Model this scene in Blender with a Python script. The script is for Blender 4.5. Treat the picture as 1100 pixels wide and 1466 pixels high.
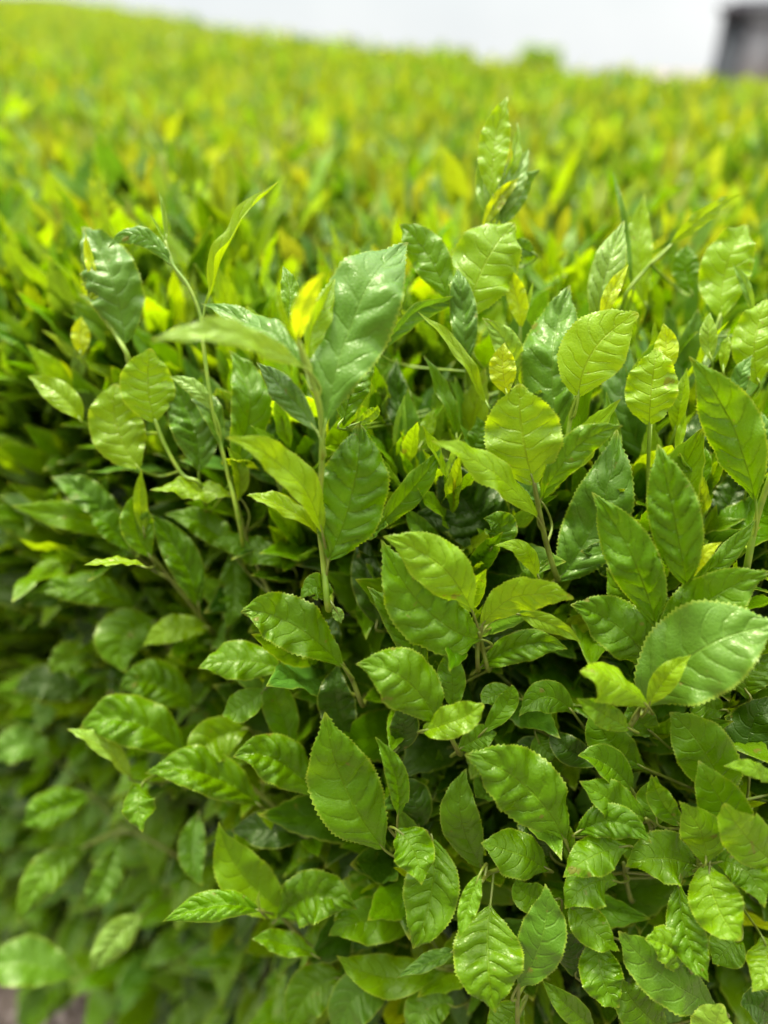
import bpy, math, random
import numpy as np
R = math.radians
rng = np.random.default_rng(7)
random.seed(7)
scene = bpy.context.scene
for o in list(bpy.data.objects): bpy.data.objects.remove(o)
C = scene.collection

# ------------------------------------------------------------------ camera
CAMZ = 1.0
PITCH = 33.0
FPX = 24.0 / 36.0 * 1466.0           # focal length in photo pixels
cam_d = bpy.data.cameras.new('camera'); cam = bpy.data.objects.new('camera', cam_d); C.objects.link(cam)
cam_d.sensor_fit = 'VERTICAL'; cam_d.sensor_height = 36; cam_d.sensor_width = 27; cam_d.lens = 24
cam_d.clip_start = 0.01; cam_d.clip_end = 2000
cam.location = (0, 0, CAMZ); cam.rotation_euler = (R(90 - PITCH), 0, 0)
cam_d.dof.use_dof = True; cam_d.dof.focus_distance = 0.375; cam_d.dof.aperture_fstop = 1.9
scene.camera = cam

# ------------------------------------------------------------------ world and sun (bright overcast)
SUN_EL, SUN_AZ = 68, -25
w = bpy.data.worlds.new('World'); scene.world = w; w.use_nodes = True
nt = w.node_tree; nt.nodes.clear()
out = nt.nodes.new('ShaderNodeOutputWorld'); bg = nt.nodes.new('ShaderNodeBackground')
sky = nt.nodes.new('ShaderNodeTexSky'); sky.sky_type = 'NISHITA'; sky.sun_disc = False
sky.sun_elevation = R(SUN_EL); sky.sun_rotation = R(SUN_AZ); sky.dust_density = 4; sky.air_density = 1
tc = nt.nodes.new('ShaderNodeTexCoord'); nz = nt.nodes.new('ShaderNodeTexNoise'); nz.inputs['Scale'].default_value = 2.2
nz.inputs['Detail'].default_value = 4
cr = nt.nodes.new('ShaderNodeValToRGB')
cr.color_ramp.elements[0].position = .3; cr.color_ramp.elements[0].color = (8.3, 8.9, 9.1, 1)
cr.color_ramp.elements[1].position = .75; cr.color_ramp.elements[1].color = (12.4, 12.4, 12.1, 1)
mx = nt.nodes.new('ShaderNodeMix'); mx.data_type = 'RGBA'; mx.inputs[0].default_value = .93
nt.links.new(tc.outputs['Generated'], nz.inputs['Vector']); nt.links.new(nz.outputs['Fac'], cr.inputs['Fac'])
sxyz = nt.nodes.new('ShaderNodeSeparateXYZ'); nt.links.new(tc.outputs['Generated'], sxyz.inputs[0])
gr = nt.nodes.new('ShaderNodeMapRange'); gr.interpolation_type = 'SMOOTHSTEP'; nt.links.new(sxyz.outputs[2], gr.inputs[0])
gr.inputs[1].default_value = .2; gr.inputs[2].default_value = .95; gr.inputs[3].default_value = .375; gr.inputs[4].default_value = 2.5   # overcast: zenith about 3x the horizon
vs = nt.nodes.new('ShaderNodeVectorMath'); vs.operation = 'SCALE'; nt.links.new(cr.outputs['Color'], vs.inputs[0]); nt.links.new(gr.outputs[0], vs.inputs['Scale'])
ga = nt.nodes.new('ShaderNodeMapRange'); ga.interpolation_type = 'SMOOTHSTEP'; nt.links.new(sxyz.outputs[1], ga.inputs[0])   # added dimming of the sky behind the camera, keeps the flank darker
ga.inputs[1].default_value = -.75; ga.inputs[2].default_value = .25; ga.inputs[3].default_value = .22; ga.inputs[4].default_value = 1.0
vs2 = nt.nodes.new('ShaderNodeVectorMath'); vs2.operation = 'SCALE'; nt.links.new(vs.outputs[0], vs2.inputs[0]); nt.links.new(ga.outputs[0], vs2.inputs['Scale'])
nt.links.new(sky.outputs['Color'], mx.inputs[6]); nt.links.new(vs2.outputs[0], mx.inputs[7])
nt.links.new(mx.outputs[2], bg.inputs['Color']); bg.inputs['Strength'].default_value = 0.068
nt.links.new(bg.outputs[0], out.inputs['Surface'])
sl = bpy.data.lights.new('sun', 'SUN'); sl.energy = 1.5; sl.angle = R(11); sl.color = (1, .96, .88)
so = bpy.data.objects.new('sun', sl); C.objects.link(so)
so.rotation_euler = (R(90 - SUN_EL), 0, R(180 - SUN_AZ))
scene.view_settings.view_transform = 'Standard'; scene.view_settings.look = 'None'
scene.view_settings.gamma = 1; scene.view_settings.exposure = 1.95

# ------------------------------------------------------------------ pixel <-> world
cp, sp = math.cos(R(PITCH)), math.sin(R(PITCH))
def unproj(px, py, d):
    """photo pixel (1100x1466) at d centimetres along the lens axis -> world point"""
    h = (px - 550) / FPX; v = (733 - py) / FPX; t = d / 100.0
    return np.array([h * t, (cp + v * sp) * t, CAMZ + (v * cp - sp) * t])

# ------------------------------------------------------------------ hedge surface
SLOPE = .085
def top_z(x, y):
    dip = np.interp(x, [-1.4, -.39, .46, 1.06, 2.5], [0, .004, .015, .032, .042])
    return CAMZ - .205 + (SLOPE - dip) * (y - .33) + .006 * np.sin(x * 7 + y * 4) + .008 * np.maximum(y - .5, 0) ** .5 * np.sin(x * 3.1 + 1.3 * np.sin(y * 2.3)) * np.sin(y * 4.1 + x)
def edge_y(x):
    x = np.asarray(x, float)
    return .335 + np.where(x < 0, -.47 * x, -.06 * x)
def flank_k(x):
    s = np.clip((x + .3) / .35, 0, 1); s = s * s * (3 - 2 * s)
    return .24 + .2 * s
FAR = [(-6, 15.0), (-1.41, 5.55), (-.39, 3.8), (.46, 2.62), (1.06, 2.15), (3, .7)]
def far_y(x):
    return np.interp(x, [p[0] for p in FAR], [p[1] for p in FAR])
def softp(q, k=.055):
    return k * np.logaddexp(0, q / k)
def surf(x, q):
    """q<0 down the flank, q>0 back over the top"""
    dn = softp(-q); bk = softp(q)
    y = edge_y(x) + bk - flank_k(x) * dn
    z = top_z(x, np.maximum(y, .33)) - dn
    return np.stack([x, y, z], -1)
def surf_frame(x, q):
    e = .004
    p = surf(x, q); a = surf(x + e, q) - p; b = surf(x, q + e) - p
    n = np.cross(a, b); n /= np.linalg.norm(n, axis=-1, keepdims=True)
    return p, n

# ------------------------------------------------------------------ objects
def tag(o, label=None, cat=None, group=None, kind=None):
    for k, v_ in (('label', label), ('category', cat), ('group', group), ('kind', kind)):
        if v_: o[k] = v_
    return o
def empty(name, loc):
    o = bpy.data.objects.new(name, None); C.objects.link(o); o.location = loc; o.empty_display_size = .05; return o
def mesh_obj(name, V, F, mat, parent=None, uv=None, tint=None, smooth=True, tri=None):
    me = bpy.data.meshes.new(name)
    V = np.asarray(V, np.float32); F = np.asarray(F, np.int32)
    me.vertices.add(len(V)); me.vertices.foreach_set('co', V.ravel())
    k = F.shape[1]
    me.loops.add(F.size); me.loops.foreach_set('vertex_index', F.ravel())
    me.polygons.add(len(F)); me.polygons.foreach_set('loop_start', np.arange(0, F.size, k, dtype=np.int32))
    me.polygons.foreach_set('loop_total', np.full(len(F), k, np.int32))
    if smooth: me.polygons.foreach_set('use_smooth', np.ones(len(F), bool))
    if uv is not None:
        u = me.uv_layers.new(name='UVMap'); u.data.foreach_set('uv', np.asarray(uv, np.float32)[F.ravel()].ravel())
    if tint is not None:
        a = me.attributes.new('tint', 'FLOAT_COLOR', 'POINT'); a.data.foreach_set('color', np.asarray(tint, np.float32).ravel())
    me.update(calc_edges=True); me.validate()
    me.materials.append(mat)
    o = bpy.data.objects.new(name, me); C.objects.link(o)
    if parent is not None:
        o.parent = parent
    return o

# ------------------------------------------------------------------ materials
def newmat(name):
    m = bpy.data.materials.new(name); m.use_nodes = True; t = m.node_tree; t.nodes.clear(); return m, t
class NT:
    def __init__(s, t): s.t = t
    def n(s, ty, **kw):
        n = s.t.nodes.new(ty)
        for k, v_ in kw.items(): setattr(n, k, v_)
        return n
    def put(s, sock, v_):
        if hasattr(v_, 'is_output'): s.t.links.new(v_, sock)
        else: sock.default_value = v_
    def m(s, op, a, b=0.0, c=0.0, clamp=False):
        n = s.n('ShaderNodeMath', operation=op, use_clamp=clamp)
        s.put(n.inputs[0], a); s.put(n.inputs[1], b); s.put(n.inputs[2], c); return n.outputs[0]
    def ss(s, x, a, b):
        n = s.n('ShaderNodeMapRange', interpolation_type='SMOOTHSTEP')
        s.put(n.inputs[0], x); n.inputs[1].default_value = a; n.inputs[2].default_value = b; return n.outputs[0]
    def mix(s, f, a, b, bt='MIX'):
        n = s.n('ShaderNodeMix', data_type='RGBA', blend_type=bt)
        s.put(n.inputs[0], f); s.put(n.inputs[6], a); s.put(n.inputs[7], b); return n.outputs[2]
NVEIN = 8.0
def leaf_material():
    m, t = newmat('tea_leaf'); g = NT(t)
    uv = g.n('ShaderNodeUVMap'); sx = g.n('ShaderNodeSeparateXYZ'); t.links.new(uv.outputs[0], sx.inputs[0])
    u = sx.outputs[0]; va = g.m('ABSOLUTE', g.m('SUBTRACT', g.m('MULTIPLY', sx.outputs[1], 2.0), 1.0))
    at = g.n('ShaderNodeAttribute', attribute_name='tint')
    geo = g.n('ShaderNodeNewGeometry')
    wob = g.n('ShaderNodeTexNoise'); wob.inputs['Scale'].default_value = 120; t.links.new(geo.outputs['Position'], wob.inputs['Vector'])
    wb = g.m('MULTIPLY', g.m('SUBTRACT', wob.outputs['Fac'], .5), .5)
    ph = g.m('ADD', g.m('MULTIPLY', g.m('SUBTRACT', u, g.m('ADD', g.m('MULTIPLY', va, .05), g.m('MULTIPLY', g.m('MULTIPLY', va, va), .15))), NVEIN), g.m('ADD', wb, g.m('MULTIPLY', g.m('SIGN', g.m('SUBTRACT', sx.outputs[1], .5)), .2)))
    d = g.m('ABSOLUTE', g.m('SUBTRACT', g.m('FRACT', g.m('ADD', ph, .5)), .5))
    vein = g.m('SUBTRACT', 1.0, g.ss(d, 0.0, .13))
    vein = g.m('MULTIPLY', vein, g.m('SUBTRACT', 1.0, g.ss(va, .6, .95)))
    mid = g.m('SUBTRACT', 1.0, g.ss(va, .012, .045))
    # fine net of small veins
    vo = g.n('ShaderNodeTexVoronoi', feature='DISTANCE_TO_EDGE'); vo.inputs['Scale'].default_value = 450
    t.links.new(geo.outputs['Position'], vo.inputs['Vector'])
    net = g.m('SUBTRACT', 1.0, g.ss(vo.outputs['Distance'], 0.0, .18))
    n1 = g.n('ShaderNodeTexNoise'); n1.inputs['Scale'].default_value = 55; n1.inputs['Detail'].default_value = 3
    t.links.new(geo.outputs['Position'], n1.inputs['Vector'])
    n2 = g.n('ShaderNodeTexNoise'); n2.inputs['Scale'].default_value = 260; n2.inputs['Detail'].default_value = 2
    t.links.new(geo.outputs['Position'], n2.inputs['Vector'])
    mott = g.m('ADD', .72, g.m('ADD', g.m('MULTIPLY', n1.outputs['Fac'], .42), g.m('MULTIPLY', n2.outputs['Fac'], .14)))
    col = g.mix(1.0, at.outputs['Color'], None or (1, 1, 1, 1), 'MULTIPLY')
    vm = g.n('ShaderNodeVectorMath', operation='SCALE'); t.links.new(at.outputs['Color'], vm.inputs[0]); t.links.new(mott, vm.inputs['Scale'])
    col = vm.outputs[0]
    pale = g.mix(1.0, at.outputs['Color'], (1.8, 1.5, 2.0, 1), 'MULTIPLY')
    col = g.mix(g.m('MULTIPLY', g.m('MAXIMUM', g.m('MULTIPLY', vein, .16), g.m('MULTIPLY', mid, .55)), .8), col, pale)
    col = g.mix(g.m('MULTIPLY', net, .10), col, pale)
    edge = g.ss(va, .90, 1.0)
    rim = g.mix(.6, at.outputs['Color'], (.42, .50, .05, 1))
    col = g.mix(g.m('MULTIPLY', edge, .65), col, rim)
    # tip yellowing
    tipf = g.m('MULTIPLY', g.ss(u, .93, 1.0), .45)
    col = g.mix(tipf, col, (.42, .42, .05, 1))
    n3 = g.n('ShaderNodeTexNoise'); n3.inputs['Scale'].default_value = 95; n3.inputs['Detail'].default_value = 4; t.links.new(geo.outputs['Position'], n3.inputs['Vector'])
    sp_ = g.ss(n3.outputs['Fac'], .685, .73)
    col = g.mix(g.m('MULTIPLY', sp_, .6), col, (.20, .15, .03, 1))
    h = g.m('ADD', g.m('MULTIPLY', g.m('MAXIMUM', vein, mid), -1.0), g.m('MULTIPLY', n1.outputs['Fac'], .6))
    b1 = g.n('ShaderNodeBump'); b1.inputs['Strength'].default_value = .6; b1.inputs['Distance'].default_value = .0005
    t.links.new(h, b1.inputs['Height'])
    h2 = g.m('ADD', g.m('MULTIPLY', net, -.8), n2.outputs['Fac'])
    b2 = g.n('ShaderNodeBump'); b2.inputs['Strength'].default_value = .4; b2.inputs['Distance'].default_value = .00025
    t.links.new(h2, b2.inputs['Height']); t.links.new(b1.outputs[0], b2.inputs['Normal'])
    p = g.n('ShaderNodeBsdfPrincipled'); t.links.new(col, p.inputs['Base Color'])
    rg = g.m('ADD', .12, g.m('MULTIPLY', n1.outputs['Fac'], .32)); t.links.new(rg, p.inputs['Roughness'])
    p.inputs['IOR'].default_value = 1.47; p.inputs['Specular Tint'].default_value = (.95, 1, .62, 1)
    t.links.new(b2.outputs[0], p.inputs['Normal'])
    tr = g.n('ShaderNodeBsdfTranslucent')
    tcol = g.mix(1.0, col, (1.7, 1.45, .4, 1), 'MULTIPLY')
    tcol = g.mix(g.m('MAXIMUM', g.m('MULTIPLY', vein, .35), g.m('MULTIPLY', mid, .75)), tcol, (.02, .04, .0, 1))   # ribs are thick and let less light through
    t.links.new(tcol, tr.inputs['Color']); t.links.new(b1.outputs[0], tr.inputs['Normal'])
    ms = g.n('ShaderNodeMixShader'); t.links.new(at.outputs['Alpha'], ms.inputs[0])
    t.links.new(p.outputs[0], ms.inputs[1]); t.links.new(tr.outputs[0], ms.inputs[2])
    o = g.n('ShaderNodeOutputMaterial'); t.links.new(ms.outputs[0], o.inputs['Surface'])
    return m
def noise_mat(name, c1, c2, scale, rough=.8, bump=.3, dist=.01, detail=6):
    m, t = newmat(name); g = NT(t)
    geo = g.n('ShaderNodeNewGeometry')
    n = g.n('ShaderNodeTexNoise'); n.inputs['Scale'].default_value = scale; n.inputs['Detail'].default_value = detail
    t.links.new(geo.outputs['Position'], n.inputs['Vector'])
    f = g.ss(n.outputs['Fac'], .3, .7)
    p = g.n('ShaderNodeBsdfPrincipled'); t.links.new(g.mix(f, (*c1, 1), (*c2, 1)), p.inputs['Base Color'])
    p.inputs['Roughness'].default_value = rough
    b = g.n('ShaderNodeBump'); b.inputs['Strength'].default_value = bump; b.inputs['Distance'].default_value = dist
    t.links.new(n.outputs['Fac'], b.inputs['Height']); t.links.new(b.outputs[0], p.inputs['Normal'])
    o = g.n('ShaderNodeOutputMaterial'); t.links.new(p.outputs[0], o.inputs['Surface'])
    return m
M_LEAF = leaf_material()
M_STEM = noise_mat('green_stem', (.13, .23, .008), (.22, .30, .015), 120, .45, .3, .0006)
M_REDSTEM = noise_mat('reddish_stem', (.10, .11, .008), (.14, .19, .012), 120, .5, .3, .0006)
M_WOOD = noise_mat('twig_bark', (.05, .04, .025), (.13, .10, .07), 160, .85, .6, .001)
M_SOIL = noise_mat('soil', (.11, .078, .058), (.27, .20, .155), 28, .95, 1.0, .02, 10)

# ------------------------------------------------------------------ leaf geometry (batched)
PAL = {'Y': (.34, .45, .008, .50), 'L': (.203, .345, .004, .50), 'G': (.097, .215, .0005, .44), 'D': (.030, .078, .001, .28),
       'B': (.085, .19, .012, .32), 'K': (.007, .022, .002, .12), 'P': (.20, .34, .035, .42), 'M': (.140, .272, .002, .47), 'O': (.225, .290, .022, .46)}  # K: shade of the deep gaps put into the inner leaf colour
_tpl = {}
def template(nu, nv):
    if (nu, nv) in _tpl: return _tpl[(nu, nv)]
    idx = np.arange(nu * nv).reshape(nu, nv)
    f = np.stack([idx[:-1, :-1], idx[:-1, 1:], idx[1:, 1:], idx[1:, :-1]], -1).reshape(-1, 4)
    u = np.linspace(0, 1, nu); v_ = np.linspace(-1, 1, nv)
    uv = np.stack(np.meshgrid(u, v_ * .5 + .5, indexing='ij'), -1).reshape(-1, 2)
    _tpl[(nu, nv)] = (f, uv, u, v_); return _tpl[(nu, nv)]
def nrm(a): return a / np.maximum(np.linalg.norm(a, axis=-1, keepdims=True), 1e-9)
def leaves(P0, P1, P2, ref, W, nu, nv, roll=0, twist=0, fold=.2, curl=.1, bulge=.05, wave=.04, sh=.8, ser=.05, tipcurl=0):
    """batch of n leaves: midrib is a quadratic Bezier, upper face towards ref. all scalars may be (n,) arrays"""
    P0, P1, P2, ref = [np.atleast_2d(np.asarray(a, float)) for a in (P0, P1, P2, ref)]
    n = len(P0)
    def A(x): return np.broadcast_to(np.asarray(x, float), (n,))[:, None, None]
    f, uv, u, v_ = template(nu, nv)
    U = u[None, :, None]
    mid = (1 - U) ** 2 * P0[:, None] + 2 * U * (1 - U) * P1[:, None] + U ** 2 * P2[:, None]
    T = nrm(2 * (1 - U) * (P1 - P0)[:, None] + 2 * U * (P2 - P1)[:, None] + 1e-9)
    r = nrm(ref)[:, None]
    N = nrm(r - (r * T).sum(-1, keepdims=True) * T)
    S = np.cross(T, N)
    ang = A(roll) + A(twist) * (U - .5)
    N2 = N * np.cos(ang) + S * np.sin(ang); S2 = S * np.cos(ang) - N * np.sin(ang)
    uu = u ** .93
    prof = np.clip(4 * uu * (1 - uu), 0, 1)[None, :] ** A(sh)[:, :, 0]
    t = np.clip((u - .6) / .4, 0, 1); prof = prof * (1 - .42 * t ** 1.5)[None]
    t = np.clip((u - .84) / .16, 0, 1); prof = prof * (1 - .27 * np.sin(np.pi * np.minimum(t, .999) ** 1.3) ** 1.0)[None]
    t = np.clip(1 - u / .3, 0, 1); prof = prof * (1 - .25 * t)[None]
    prof = np.maximum(prof, .045 * (1 - u)[None])
    vv = np.broadcast_to(v_[None, None], (n, nu, nv)).copy()
    av = np.abs(vv)
    half = (A(W) * .5) * prof[:, :, None]                       # n,nu,1
    if ser and nu >= 20:
        par = (np.arange(nu) % 2) * ((u > .12) & (u < .97))
        jit = rng.uniform(.5, 1.5, (n, nu))
        add = (ser * par)[None] * jit * .5 * A(W)[:, :, 0]
        half_e = half[:, :, 0] + add - ser * .25 * A(W)[:, :, 0] * (prof > .2)
        s = half * av
        s[:, :, 0] = half_e; s[:, :, -1] = half_e
    else: s = half * av
    sg = np.sign(vv)
    L = np.linalg.norm(P2 - P0, axis=-1)[:, None, None]
    fo = A(fold); cu = A(curl)
    asym = rng.uniform(-.12, .12, (n, 1, 1))
    fo = fo + asym * sg
    side = s * np.cos(fo) * sg
    up = s * np.sin(fo) - cu * s * s / np.maximum(A(W) * .5, 1e-6)
    phi = NVEIN * (U - .05 * av - .15 * av * av) + .2 * sg
    hb = np.sqrt(np.clip(av * (1 - av) * 4, 0, 1)) * np.sqrt(prof)[:, :, None]
    cell = np.floor(phi).astype(int) % 12 + 12 * (sg > 0)
    ampt = rng.uniform(.35, 1.45, (n, 24)); amp = np.take_along_axis(ampt, cell.reshape(n, -1), 1).reshape(cell.shape)
    up = up + 1.45 * amp * A(bulge) * A(W) * np.abs(np.sin(np.pi * phi)) ** .8 * hb
    ph1 = rng.uniform(0, 6.3, (n, 1, 1)); ph2 = rng.uniform(0, 6.3, (n, 1, 1)); fr = rng.uniform(1.6, 3.2, (n, 1, 1))
    wv = np.where(sg >= 0, np.sin(6.28 * fr * U + ph1), np.sin(6.28 * fr * 1.15 * U + ph2)) + .5 * np.sin(6.28 * fr * 2.3 * U + ph2 + sg)
    up = up + A(wave) * A(W) * av ** 2 * wv * np.minimum(1, prof * 1.5)[:, :, None]
    # irregular bending of the blade along its length
    bn = .026 * L * (np.sin(6.28 * 1.1 * U + ph1) + .5 * np.sin(6.28 * 2.3 * U + ph2)) * np.sin(np.pi * U)
    up = up + bn
    up = up - A(tipcurl) * L * np.clip((U - .72) / .28, 0, 1) ** 2
    V = mid[:, :, None] + S2[:, :, None] * side[..., None] + N2[:, :, None] * up[..., None]
    V = V.reshape(n, nu * nv, 3)
    return V, f, uv
def pack(V, f, uv, tint):
    n, k = V.shape[:2]
    F = (f[None] + (np.arange(n) * k)[:, None, None]).reshape(-1, 4)
    return V.reshape(-1, 3), F, np.tile(uv, (n, 1)), np.repeat(tint, k, axis=0)
def cat(parts):
    Vs, Fs, Us, Ts = [], [], [], []; o = 0
    for V, F, U, T in parts:
        Vs.append(V); Fs.append(F + o); Us.append(U); Ts.append(T); o += len(V)
    return np.concatenate(Vs), np.concatenate(Fs), np.concatenate(Us), np.concatenate(Ts)
def tint_of(keys, jit=.16):
    c = np.array([PAL[k] for k in keys]); n = len(c)
    s = rng.normal(1, jit, (n, 1)).clip(.6, 1.5)
    c[:, :3] *= s; c[:, 0] *= rng.normal(1, jit * .6, n).clip(.6, 1.5); c[:, 2] *= rng.normal(1, .3, n).clip(.4, 2)
    return c
def tube(pts, r0, r1, seg=8, sub=6):
    """tapered bent tube through points (Catmull-Rom)"""
    P = np.array(pts, float); P = np.vstack([2 * P[0] - P[1], P, 2 * P[-1] - P[-2]])
    c = []
    for i in range(1, len(P) - 2):
        for k in range(sub):
            t = k / sub
            c.append(.5 * ((2 * P[i]) + (P[i + 1] - P[i - 1]) * t + (2 * P[i - 1] - 5 * P[i] + 4 * P[i + 1] - P[i + 2]) * t * t + (3 * P[i] - P[i - 1] - 3 * P[i + 1] + P[i + 2]) * t ** 3))
    c.append(P[-2]); c = np.array(c); n = len(c)
    T = nrm(np.gradient(c, axis=0)); a = np.array([.3, -.8, .52]); S = nrm(np.cross(T, a)); N = np.cross(T, S)
    rr = np.linspace(r0, r1, n); th = np.linspace(0, 2 * np.pi, seg, endpoint=False)
    V = c[:, None] + rr[:, None, None] * (np.cos(th)[None, :, None] * S[:, None] + np.sin(th)[None, :, None] * N[:, None])
    V = V.reshape(-1, 3); F = []
    for i in range(n - 1):
        for k in range(seg):
            F.append((i * seg + k, i * seg + (k + 1) % seg, (i + 1) * seg + (k + 1) % seg, (i + 1) * seg + k))
    V = np.vstack([V, c[-1:] + T[-1:] * rr[-1]]); e = len(V) - 1; b = (n - 1) * seg
    for k in range(0, seg, 2):
        F.append((b + k, b + (k + 1) % seg, b + (k + 2) % seg, e))
    return V, np.array(F)

# ------------------------------------------------------------------ the tea hedge
HX = np.array((0, .9, 0.0))
hedge = empty('tea_hedge', HX)
tag(hedge, 'clipped tea hedge with glossy toothed green leaves and upright lime young shoots', 'hedge')
def put(name, V, F, mat, parent, uv=None, tint=None, smooth=True):
    """mesh with its own origin; parent chain only carries translations"""
    org = np.asarray(V).mean(0)
    o = mesh_obj(name, np.asarray(V) - org, F, mat, parent, uv, tint, smooth)
    p = parent; off = np.zeros(3)
    while p is not None: off += np.array(p.location); p = p.parent
    o.location = org - off
    return o

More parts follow.
